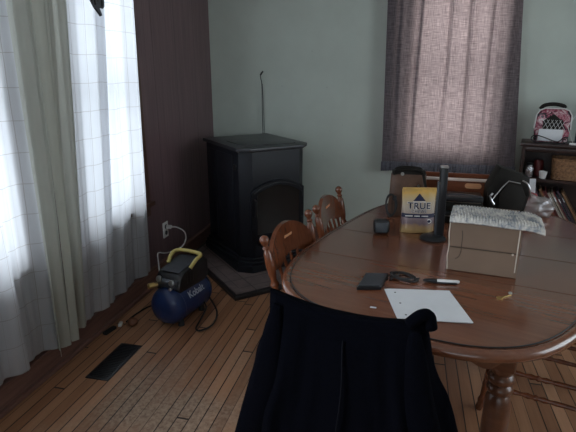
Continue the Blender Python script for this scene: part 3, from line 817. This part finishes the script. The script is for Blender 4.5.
pdec([(-.079, .074), (.079, .074), (.079, .094), (-.079, .094)], 'dark_band', M['inknavy'], .0012)
def pl(cx_, cz_, off): return lambda co: Vector(((co.x+cx_)*.97, pfront(co.x+cx_, co.y+cz_)-off, co.y+cz_))
text_mesh('lettering_outline', 'TRUE', .042, M['printwhite'], bg, pl(0, .131, .0018), bold=.0024, space=1.12)
text_mesh('lettering', 'TRUE', .042, M['inknavy'], bg, pl(0, .131, .0028), bold=.0008, space=1.12)
text_mesh('lettering_outline', 'CHEWS', .020, M['printwhite'], bg, pl(0, .106, .0018), bold=.0012, space=1.1)
text_mesh('lettering', 'CHEWS', .020, M['inknavy'], bg, pl(0, .106, .0026), bold=.0003, space=1.1)
mb = MB()
for x0, w_ in ((-.045, .034), (-.008, .026), (.028, .03)): mb.box((x0, pfront(x0, .084)-.0022, .084), (w_, .001, .005))
mb.build('band_print', M['printwhite'], bg, smooth=False)
mb = MB(); mb.lathe([(.011, 0), (.011, .0012)], (.050, pfront(.05, .058)-.001, .058), (0, -1, 0), 20); mb.build('round_seal', M['printwhite'], bg)
MB().lathe([(.007, 0), (.007, .0014)], (.050, pfront(.05, .058)-.0015, .058), (0, -1, 0), 20).build('seal_centre', M['inknavy'], bg)
MB().box((0, 0, PH-.003), (PW*1.94, .005, .014), bev=.001).build('top_seal', M['gold'], bg)

# small black rounded case
sp_ = thing('small_black_speaker', 'small rounded black speaker box alone on the left of the table', 'speaker', (1.630, -1.965, TZ0+.0035), R(8))
MB().box((0, 0, .034), (.074, .060, .068), (R(-6), 0, 0), .016).build('housing', M['blackplastic'], sp_, angle=60)
MB().box((0, -.032, .036), (.052, .003, .046), (R(-6), 0, 0), .0012).build('grille', M['greyplastic'], sp_)

# black upright stand
bs = thing('upright_stand', 'tall black upright post stand with round base left of the cardboard box', 'stand', (1.866, -1.985, TZ0), R(5))
MB().lathe([(.001, 0), (.058, 0), (.060, .006), (.052, .014), (.030, .020), (.001, .022)], seg=28).build('base', M['blackplastic'], bs)
MB().box((.028, .012, .175), (.034, .030, .320), (0, R(-1), 0), .006).build('post', M['blackplastic'], bs)
MB().box((.008, .008, .145), (.010, .018, .25), (0, R(-1), 0), .003).build('side_strip', M['greyplastic'], bs)
MB().box((.0255, .012, .335), (.036, .032, .010), bev=.003).build('cap_band', M['steel'], bs)

# reddish wooden crate with hand slot
cb = thing('wooden_crate', 'reddish wooden crate with pale rounded hand slot at the far table end', 'crate', (1.985, -1.432, TZ0), R(-1))
mb = MB(); w, d, hh = .40, .15, .190
mb.box((0, -d/2, hh/2), (w, .012, hh), bev=.003); mb.box((0, d/2, hh/2), (w, .012, hh), bev=.003)
for x in (-w/2+.006, w/2-.006): mb.box((x, 0, hh/2), (.012, d-.012, hh), bev=.003)
mb.box((0, 0, .006), (w-.02, d-.02, .012))
mb.build('crate_body', M['cratewood'], cb, smooth=False)
MB().box((0, -d/2-.002, hh-.005), (w+.004, .024, .014), bev=.004).build('top_rim', M['rimwood'], cb)  # highlight on the top edge painted as a pale rim
pts = [(.095+.028*math.copysign(1, math.cos(a))+.014*math.cos(a), hh-.036+.014*math.sin(a)) for a in [2*PI*(i+.5)/24 for i in range(24)]]
MB().prism(pts, d/2+.0055, d/2+.0085, FM).build('hand_slot', M['palewood'], cb, smooth=False)  # lit wood inside the slot painted as a pale oval

# stacked black cases in front of crate
for i, (w, d, h, z, x, lab) in enumerate(((.255, .16, .060, 0, 1.988, 'wide flat black case, lower of the two stacked before the wooden crate'), (.24, .13, .075, .0605, 1.990, 'black case with ribbed lid, upper of the two stacked before the wooden crate'))):
    k = thing('black_case', lab, 'case', (x, -1.640, TZ0+z), R(-2+i*2), 'black cases stacked before the crate')
    MB().box((0, 0, h*.32), (w, d, h*.64), bev=.006).build('case_body', M['blackleather'], k)
    MB().box((0, 0, h*.83), (w, d, h*.33), bev=.006).build('lid', M['blackplastic'], k)
    MB().box((0, -d/2-.002, h*.66), (w-.02, .003, .003)).build('rim_line', M['steel'], k)
    if i: MB().tube(smooth_pts([(-.12, -.05, h), (-.05, -.055, h+.010), (.04, -.05, h+.012), (.12, -.05, h)], 5), .003, 6).build('strap', M['greyplastic'], k)

# black tilted pouch bag with zip
bb = thing('black_bag', 'black angular bag with pale zipper edge leaning behind the cardboard box', 'bag', (2.222, -1.598, TZ0), R(3))
mb = MB(); mb.prism([(-.085, 0), (.075, 0), (.105, .150), (.088, .240), (-.045, .285), (-.092, .175)], -.055, .055, FM, bev=.005)
mb.build('body', M['blackleather'], bb, angle=40)
MB().prism([(-.030, .022), (.062, .018), (.085, .145), (.062, .195), (.0, .215), (-.042, .150)], .054, .066, FM, bev=.006).build('front_pocket', M['blackleather'], bb, angle=40)
MB().tube([(-.074, -.068, .115), (-.056, -.070, .150), (-.030, -.070, .190), (-.004, -.070, .222), (.050, -.070, .212)], .0032, 6).build('zipper', M['steel'], bb)
MB().tube([(-.060, -.068, .100), (-.075, -.072, .120), (-.085, -.072, .142), (-.072, -.070, .158)], .006, 8).build('buckle', M['steel'], bb)
MB().tube(smooth_pts([(.06, -.062, .225), (.085, -.066, .21), (.100, -.066, .18), (.105, -.06, .15)], 5), .004, 6).build('pull_cord', M['steel'], bb)

# clear plastic bag with red wrappers and a white card
pb = thing('plastic_bag', 'crumpled clear plastic bag with pinkish red contents at the far right of the table', 'plastic bag', (2.385, -1.475, TZ0+.001), R(-12))
def blob(u, v):
    a = 2*PI*u; b = PI*(v-.5); d = Vector((math.cos(a)*math.cos(b), math.sin(a)*math.cos(b), math.sin(b)))
    nz = noise.noise(d*2.3+Vector((3, 1, 2)))*.35+noise.noise(d*6)*.13
    r_ = 1+nz
    return Vector((d.x*.105*r_, d.y*.065*r_, max(0, .046+d.z*.062*r_)))
mb = MB(); mb.grid(48, 24, blob, wrap=True); bmesh.ops.remove_doubles(mb.bm, verts=mb.bm.verts, dist=.0003)
mb.build('bag_film', M['clear'], pb, angle=180)
mb = MB()
for (x, y, z, rx, rz) in ((-.045, .0, .085, .4, .3), (-.015, .02, .078, -.3, -.4), (-.06, -.005, .060, .2, .9)): mb.box((x, y, z), (.055, .020, .09), (rx, .2, rz), .006)
mb.build('red_wrapper', M['pinkred'], pb)
MB().box((-.005, .045, .125), (.030, .0015, .13), (R(-8), R(-4), 0)).build('white_card', M['paper'], pb, smooth=False)

# cardboard box
cbx = thing('cardboard_box', 'brown cardboard box on the table under the knitted cloth', 'box', (2.043, -2.245, TZ0), R(-8))
bw, bd, bh = .250, .235, .203
MB().box((0, 0, bh/2), (bw, bd, bh), bev=.0025).build('box_body', M['card'], cbx, smooth=False)
MB().box((0, -bd/2-.0012, bh*.24), (bw-.01, .0024, bh*.45), bev=.0008).build('lower_flap', M['card'], cbx, smooth=False)
MB().box((0, -bd/2-.0012, bh*.74), (bw-.01, .0024, bh*.48), bev=.0008).build('upper_flap', M['card'], cbx, smooth=False)
MB().box((0, -bd/2-.0008, bh*.48), (bw-.006, .0024, .004)).build('flap_seam', M['tape'], cbx, smooth=False)  # dark strip painted as the shade in the gap between flaps
MB().box((bw/2-.008, -bd/2-.003, bh*.55), (.004, .002, bh*.86)).build('edge_tape', M['cardedge'], cbx, smooth=False)  # pale strip painted as the highlight down the right edge
mb = MB(); mb.tube([(-bw/2+.004, -bd/2-.001, .004), (-bw/2-.0, -bd/2-.002, .06), (-bw/2+.003, -bd/2-.001, .10), (-bw/2-.001, -bd/2-.002, .15), (-bw/2+.0, -bd/2-.001, .2)], .0022, 6); mb.build('torn_edge', M['cardedge'], cbx)  # torn edge; the light it catches is painted in its pale colour
mb = MB(); mb.tube([(-bw/2+.045, -bd/2-.0035, bh*.82)]+[(-bw/2+.048-.0*i, -bd/2-.0035, bh*.8-.09*i/6) for i in range(1, 6)]+[(-bw/2+.046-.018*(1-math.cos(a)), -bd/2-.0035, bh*.38-.026*math.sin(a)) for a in (.3, .7, 1.1, 1.5)], .0013, 5); mb.build('flap_crease', M['tape'], cbx)
MB().lathe([(.004, 0), (.004, .002)], (bw/2-.022, -bd/2-.002, bh*.46), (0, -1, 0), 10).build('staple_mark', M['cardedge'], cbx)

# knitted cloth
kc = MB()
kw, kd = .325, .185
def knit(u, v):
    x = -.128+kw*u; y = -.134+kd*v
    z = bh+.013
    rim = min(1, min(u, 1-u, v, 1-v)*14)
    rows = v*6; cols = u*30
    off = .5*(int(rows) % 2)
    b1 = abs(math.sin(PI*(cols+rows*.8+off)))**.9*abs(math.sin(PI*rows))**.9
    z += .0085*b1*rim + .003*math.sin(u*7)
    ov = x-bw/2
    if ov > 0: z -= ov*ov*3.2
    if y < -.117: z -= (-.117-y)*.9
    y -= .004*math.sin(u*8)+.003
    return Vector((x, y, z))
kc.grid(220, 90, knit)
o = tag(kc.build('knitted_cloth', M['yarn'], angle=180, mods=[('SOLIDIFY', dict(thickness=.006, offset=-1))]), 'grey and white knitted cloth lying on top of the cardboard box', 'cloth')
o.location = (2.043, -2.245, TZ0); o.rotation_euler = (0, 0, R(-8))

# wallet-like flat device
dv = thing('black_notebook', 'flat black covered notebook lying on the table left of the white papers', 'notebook', (1.636, -2.540, TZ0), R(2))
MB().prism([(-.055, -.075), (.030, -.057), (.055, .075), (-.030, .063)], .0, .012, bev=.002).build('cover', M['blackplastic'], dv, smooth=False)
MB().prism([(-.048, -.066), (.024, -.051), (.046, .066), (-.027, .055)], .0118, .0145, bev=.001).build('lid_panel', M['screen'], dv, smooth=False)
# tangled cord
tc = MB(); tc.tube(smooth_pts([(0, 0, .006), (.02, .03, .010), (.05, .05, .006), (.09, .015, .006), (.07, -.02, .012), (.03, -.01, .009), (.01, .02, .014), (.05, .03, .010), (.085, -.01, .010), (.098, .00, .006), (.104, .01, .006)], 7), .0038, 6)
tc.tube(smooth_pts([(.0, -.02, .005), (.03, .0, .016), (.02, .03, .014), (.0, .01, .016), (.03, -.02, .008), (.08, -.03, .006), (.10, -.015, .008)], 7), .0035, 6)
o = tag(tc.build('tangled_cable', M['rubber']), 'short tangled black cable between the flat notebook and the pen', 'cable'); o.location = (1.695, -2.480, TZ0)
# pen
pn = thing('pen', 'dark pen with pale grey barrel right of the tangled cable', 'pen', (1.812, -2.490, TZ0+.008), R(6))
MB().lathe([(.002, 0), (.007, .012), (.0075, .03), (.0075, .05)], (0, 0, 0), (1, 0, 0), 12).build('tip', M['blackplastic'], pn)
MB().lathe([(.0070, 0), (.0070, .075), (.004, .080)], (.05, 0, 0), (1, 0, 0), 12).build('barrel', M['white'], pn)
MB().tube([(.03, -.006, -.004), (.12, -.008, -.004)], .0035, 6).build('clip', M['blackplastic'], pn)
# papers
pp_ = thing('loose_papers', 'small stack of white hole-punched papers near the table edge', 'paper', (0, 0, TZ0))
PC = [(1.696, -2.587), (1.901, -2.555), (1.957, -2.775), (1.748, -2.800)]
for i in range(5):
    dx = -.0045*(4-i); dy = .001*(4-i)
    MB().prism([(x+dx*(1 if j in (0, 3) else .2), y+dy) for j, (x, y) in enumerate(PC)][::-1], .0012*i, .0012*i+.0009).build('sheet', M['paper'], pp_, smooth=False)
for t_ in (.13, .50, .87):
    a = Vector(PC[0]).lerp(Vector(PC[3]), t_); MB().lathe([(.0035, 0), (.0035, .0005)], (a.x+.014, a.y, .0058), seg=10).build('punched_hole', M['groove'], pp_)
# key
ky = thing('brass_key', 'small brass key lying right of the white papers', 'key', (2.065, -2.565, TZ0), R(38))
MB().lathe([(.004, 0), (.011, .0), (.011, .003), (.004, .003)], (0, 0, .0005), seg=16).build('bow', M['brass'], ky)
MB().box((.030, 0, .002), (.044, .006, .003), bev=.0006).build('blade', M['brass'], ky)
MB().lathe([(.001, -.006), (.006, -.003), (.007, 0), (.006, .003), (.001, .006)], (.052, .004, .0075), seg=12).build('charm', M['steel'], ky)
o = MB().prism([(-.010, -.003), (.010, -.004), (.011, .003), (-.008, .004)], 0, .0012).build('paper_scrap', M['paper'], smooth=False)
tag(o, 'tiny white paper scrap on the table beside the jacket', 'paper scrap').location = (1.650, -2.735, TZ0)

# ------------------------------------------------------------------ bookcase
BA = R(-13); BO = Vector((2.545, -.325, 0))
bk = thing('bookcase', 'dark wooden bookcase against the back wall at the right', 'bookcase', BO, BA)
bwid, bdep, bht = 1.25, .24, .985
def BL(x, y, z): v = Matrix.Rotation(BA, 3, 'Z') @ Vector((x, y, z)); return v+BO
MB().box((bwid/2, bdep/2, bht-.0125), (bwid+.03, bdep+.02, .025), bev=.005).build('top_board', M['case'], bk)
MB().box((.011, bdep/2, (bht-.025)/2), (.022, bdep, bht-.025), bev=.002).build('side_panel', M['case'], bk, smooth=False)
MB().box((bwid-.011, bdep/2, (bht-.025)/2), (.022, bdep, bht-.025), bev=.002).build('side_panel', M['case'], bk, smooth=False)
MB().box((bwid/2, bdep-.005, (bht-.025)/2), (bwid-.045, .008, bht-.03)).build('back_panel', M['case'], bk, smooth=False)
for z in (.725, .385, .07): MB().box((bwid/2, bdep/2-.003, z-.011), (bwid-.045, bdep-.012, .022), bev=.002).build('shelf', M['case'], bk, smooth=False)
MB().box((bwid/2, .012, bht-.045), (bwid-.045, .016, .035), bev=.003).build('face_rail', M['case'], bk)
# jars
jl = thing('glass_jar', 'glass jar with dark contents at the left end of the upper shelf', 'jar', BL(.065, .07, .7255), 0)
MB().lathe([(.001, 0), (.026, 0), (.030, .006), (.030, .065), (.022, .08), (.022, .088)], seg=18).build('jar_body', M['jarglass'], jl)
MB().lathe([(.001, .002), (.025, .003), (.026, .05), (.001, .052)], seg=16).build('contents', M['darkred'], jl)
MB().lathe([(.024, .088), (.024, .102), (.020, .104)], seg=18).build('lid', M['iron'], jl)
jd = MB(); jd.lathe([(.001, 0), (.032, 0), (.034, .01), (.034, .10), (.026, .118), (.001, .12)], seg=20)
tag(jd.build('dark_canister', M['darkred']), 'dark red canister behind the white cup on the upper shelf', 'canister').location = BL(.125, .15, .7255)
wc = MB(); wc.lathe([(.001, 0), (.019, 0), (.022, .004), (.029, .046), (.030, .052), (.027, .052), (.020, .008), (.001, .008)], seg=22)
tag(wc.build('white_cup', M['white']), 'small white cup on the upper shelf left of the wicker basket', 'cup').location = BL(.160, .045, .7255)
# basket
wb = thing('wicker_basket', 'brown woven wicker basket on the upper bookcase shelf', 'basket', BL(.395, .105, .7255), BA)
def bask(u, v):
    a = 2*PI*u; e = 6; c, s_ = math.cos(a), math.sin(a)
    hw_, hd_ = .172+.012*v, .078+.006*v
    x = math.copysign(abs(c)**(2/e), c)*hw_; y = math.copysign(abs(s_)**(2/e), s_)*hd_
    # approximate arc position for weave
    arc = x if abs(y) > .9*hd_ else y
    row = v*9
    w_ = .0045*math.sin(PI*row*2)**2*(.5+.5*math.sin(arc*2*PI/.032+PI*int(row)))
    r_ = 1+w_/.1
    return Vector((x*r_, y*r_, .150*v))
mb = MB(); mb.grid(360, 72, bask, wrap=True); mb.build('basket_wall', M['wicker'], wb, angle=60, mods=[('SOLIDIFY', dict(thickness=.005, offset=-1))])
MB().box((0, 0, .004), (.33, .145, .006)).build('basket_floor', M['wicker'], wb, smooth=False)
pts = []
for i in range(80):
    a = 2*PI*i/80; c, s_ = math.cos(a), math.sin(a); pts.append((math.copysign(abs(c)**(1/3), c)*.185, math.copysign(abs(s_)**(1/3), s_)*.085, .150))
MB().tube(pts, .006, 8, closed=True).build('rim', M['wicker'], wb)
# leaning books
bcols = [(.10, .02, .02), (.34, .28, .22), (.05, .03, .05), (.30, .07, .05), (.45, .40, .34), (.03, .05, .06), (.22, .12, .06), (.40, .34, .30), (.16, .03, .04), (.06, .05, .04)]
cnm = ['dark red', 'cream', 'dark purple', 'bright red', 'ivory', 'dark teal', 'tan', 'pale grey', 'maroon', 'dark brown']
bm_ = [plain('book_cover_%d' % i, c, .4) for i, c in enumerate(bcols)]
order = ['first', 'second', 'third', 'fourth', 'fifth', 'sixth', 'seventh', 'eighth', 'ninth', 'tenth', 'eleventh', 'twelfth', 'thirteenth', 'fourteenth', 'fifteenth', 'sixteenth', 'seventeenth', 'eighteenth', 'nineteenth', 'twentieth']
x = .168; lean = R(-31)
for i in range(20):
    th = [.007, .012, .006, .014, .009, .006, .013, .008][i % 8]; hb = [.27, .29, .28, .30, .275, .29, .285, .28][(i*3) % 8]
    ci = (i*7+3) % 10
    x += th/math.cos(lean)+.0035
    b = thing('book', '%s book leaning left, %s from the left in the row under the basket' % (cnm[ci], order[i]), 'book', BL(x, .02, .3855), BA, 'books leaning on the lower bookcase shelf')
    rotm = Matrix.Rotation(lean, 4, 'Y')
    mm = MB(); mm.box((-th/2, .085, hb/2), (th, .17, hb), bev=.001); mm.bm.transform(rotm)
    dz = -min(v_.co.z for v_ in mm.bm.verts); bmesh.ops.translate(mm.bm, verts=mm.bm.verts, vec=(0, 0, dz)); mm.build('cover', bm_[ci], b, smooth=False)
    if i % 2 == 0:
        mm = MB(); mm.box((-th/2, -.0006, hb*.80), (th*.75, .0012, hb*.12)); mm.bm.transform(rotm); bmesh.ops.translate(mm.bm, verts=mm.bm.verts, vec=(0, 0, dz)); mm.build('spine_label', M['paper'], b, smooth=False)
# items on bookcase top
bpk = thing('floral_backpack', 'pink floral clear-topped backpack standing on the bookcase top', 'backpack', BL(.176, .125, .9855), BA)
rr = [(-.11, 0), (.108, 0), (.116, .10), (.112, .20), (.092, .232), (.06, .245), (-.06, .245), (-.092, .232), (-.112, .20), (-.118, .10)]
MB().prism(rr, -.055, .055, FM, bev=.018).build('body', M['floral'], bpk, angle=50)
MB().prism([(-.068, .075), (.062, .075), (.070, .150), (.0, .205), (-.060, .160)], .054, .060, FM, bev=.002).build('dark_patch', M['blackleather'], bpk, angle=50)
MB().prism([(-.085, .012), (.072, .012), (.072, .098), (-.085, .098)], .056, .066, FM, bev=.004).build('front_pocket', M['paper'], bpk, angle=50)
mb = MB()
for k in range(5):
    x0 = -.065+k*.026
    mb.tube([(x0, -.066, .098), (x0+.04, -.066, .165)], .0013, 5); mb.tube([(x0+.04, -.066, .098), (x0, -.066, .165)], .0013, 5)
mb.build('net', M['white'], bpk)
MB().tube([(x_, -.056, z_) for x_, z_ in rr[2:]], .0045, 8).build('piping', M['white'], bpk)
MB().tube(smooth_pts([(-.095, -.01, .235), (-.07, -.01, .262), (-.01, -.01, .272), (.05, -.01, .262), (.065, -.01, .245)], 6), .014, 10).build('top_handle', M['blackleather'], bpk)
# wrought iron scroll in front
sc = MB()
def spiral(cx_, cz_, r0, turns, a0, dirn, n=26):
    return [(cx_+r0*(1-.75*i/n)*math.cos(a0+dirn*2*PI*turns*i/n), 0, cz_+r0*(1-.75*i/n)*math.sin(a0+dirn*2*PI*turns*i/n)) for i in range(n)]
l_ = spiral(-.095, .028, .024, 1.3, PI/2, 1)[::-1]; r_ = spiral(.100, .026, .022, 1.3, PI/2+.2, -1)
sc.tube(l_+smooth_pts([(-.07, 0, .052), (-.03, 0, .040), (.02, 0, .022), (.06, 0, .016), (.085, 0, .040)], 5)+r_, .0040, 6)
sc.tube([(-.095, 0, .004), (.105, 0, .004)], .004, 6)
for x_ in (-.09, .1): sc.tube([(x_, 0, .003), (x_, .03, .003)], .003, 6)
o = tag(sc.build('scroll_easel', M['iron']), 'black wrought iron scroll easel in front of the floral backpack', 'easel'); o.location = BL(.165, .028, .9865); o.rotation_euler = (0, 0, BA)
bx_ = thing('blue_box', 'dark blue box with pale marks at the right edge on the bookcase', 'box', BL(.42, .12, .9855), BA)
MB().box((0, 0, .135), (.17, .12, .27), bev=.003).build('carton', M['bluedark'], bx_, smooth=False)
mb = MB()
for k, z in enumerate((.21, .185, .16)): mb.box((-.055, -.0605, z), (.04-.006*k, .0012, .010))
mb.build('print_mark', M['letter'], bx_, smooth=False)
an = thing('white_antenna', 'thin white antenna rod slanting up right of the floral backpack', 'antenna', BL(.318, .010, .9855), BA)
MB().box((0, 0, .008), (.045, .02, .016), bev=.003).build('foot', M['white'], an)
MB().tube([(0, -.002, .012), (-.050, -.002, .13), (.02, -.002, .26), (.10, -.002, .42)], .0022, 6).build('rod', M['white'], an)

# ------------------------------------------------------------------ light
w = bpy.data.worlds.new('overcast_sky'); S.world = w; w.use_nodes = True
bgn = w.node_tree.nodes['Background']; bgn.inputs[0].default_value = (.86, .93, 1.0, 1); bgn.inputs[1].default_value = .9
def area(name, loc, rot, sx, sy, power, col):
    l = bpy.data.lights.new(name, 'AREA'); l.shape = 'RECTANGLE'; l.size = sx; l.size_y = sy; l.energy = power; l.color = col
    o = bpy.data.objects.new(name, l); o.location = loc; o.rotation_euler = rot; COL.objects.link(o); return o
LC = (.95, .97, 1.0)
for i, ((a0, a1, z0, z1), p) in enumerate(zip(WL, (62, 13.5, 11.5))):  # first lamp is added fill through the uncurtained window out of view
    area('window_daylight', (-.35, (a0+a1)/2, (z0+z1)/2+.12), (0, R(-90), 0), z1-z0+.3, a1-a0+.3, p, LC)
area('window_daylight', (2.04, .40, 1.6), (R(-90), 0, 0), 1.0, 1.5, 55, (1.0, .95, .90))
area('window_daylight', (1.9, YF-.35, 1.5), (R(90), 0, 0), 2.2, 1.5, 3.5, LC)  # added fill lamp behind the camera, outside the unseen front window
area('window_daylight', (XR+.35, -2.5, 1.6), (0, R(90), 0), 1.5, 2.0, 24, (.93, .97, 1.0))  # added fill lamp outside the unseen right window

# ------------------------------------------------------------------ camera
cam = bpy.data.cameras.new('camera'); co = bpy.data.objects.new('camera', cam); COL.objects.link(co)
cam.sensor_width = 36; cam.lens = 490/576*36; cam.clip_start = .02
co.location = (1.722, -4.214, 1.5); co.rotation_euler = (R(90-16.7), 0, R(13.65))
S.camera = co
S.view_settings.view_transform = 'Standard'; S.view_settings.look = 'None'; S.view_settings.gamma = 1; S.view_settings.use_curve_mapping = False
S.view_settings.exposure = 0.70
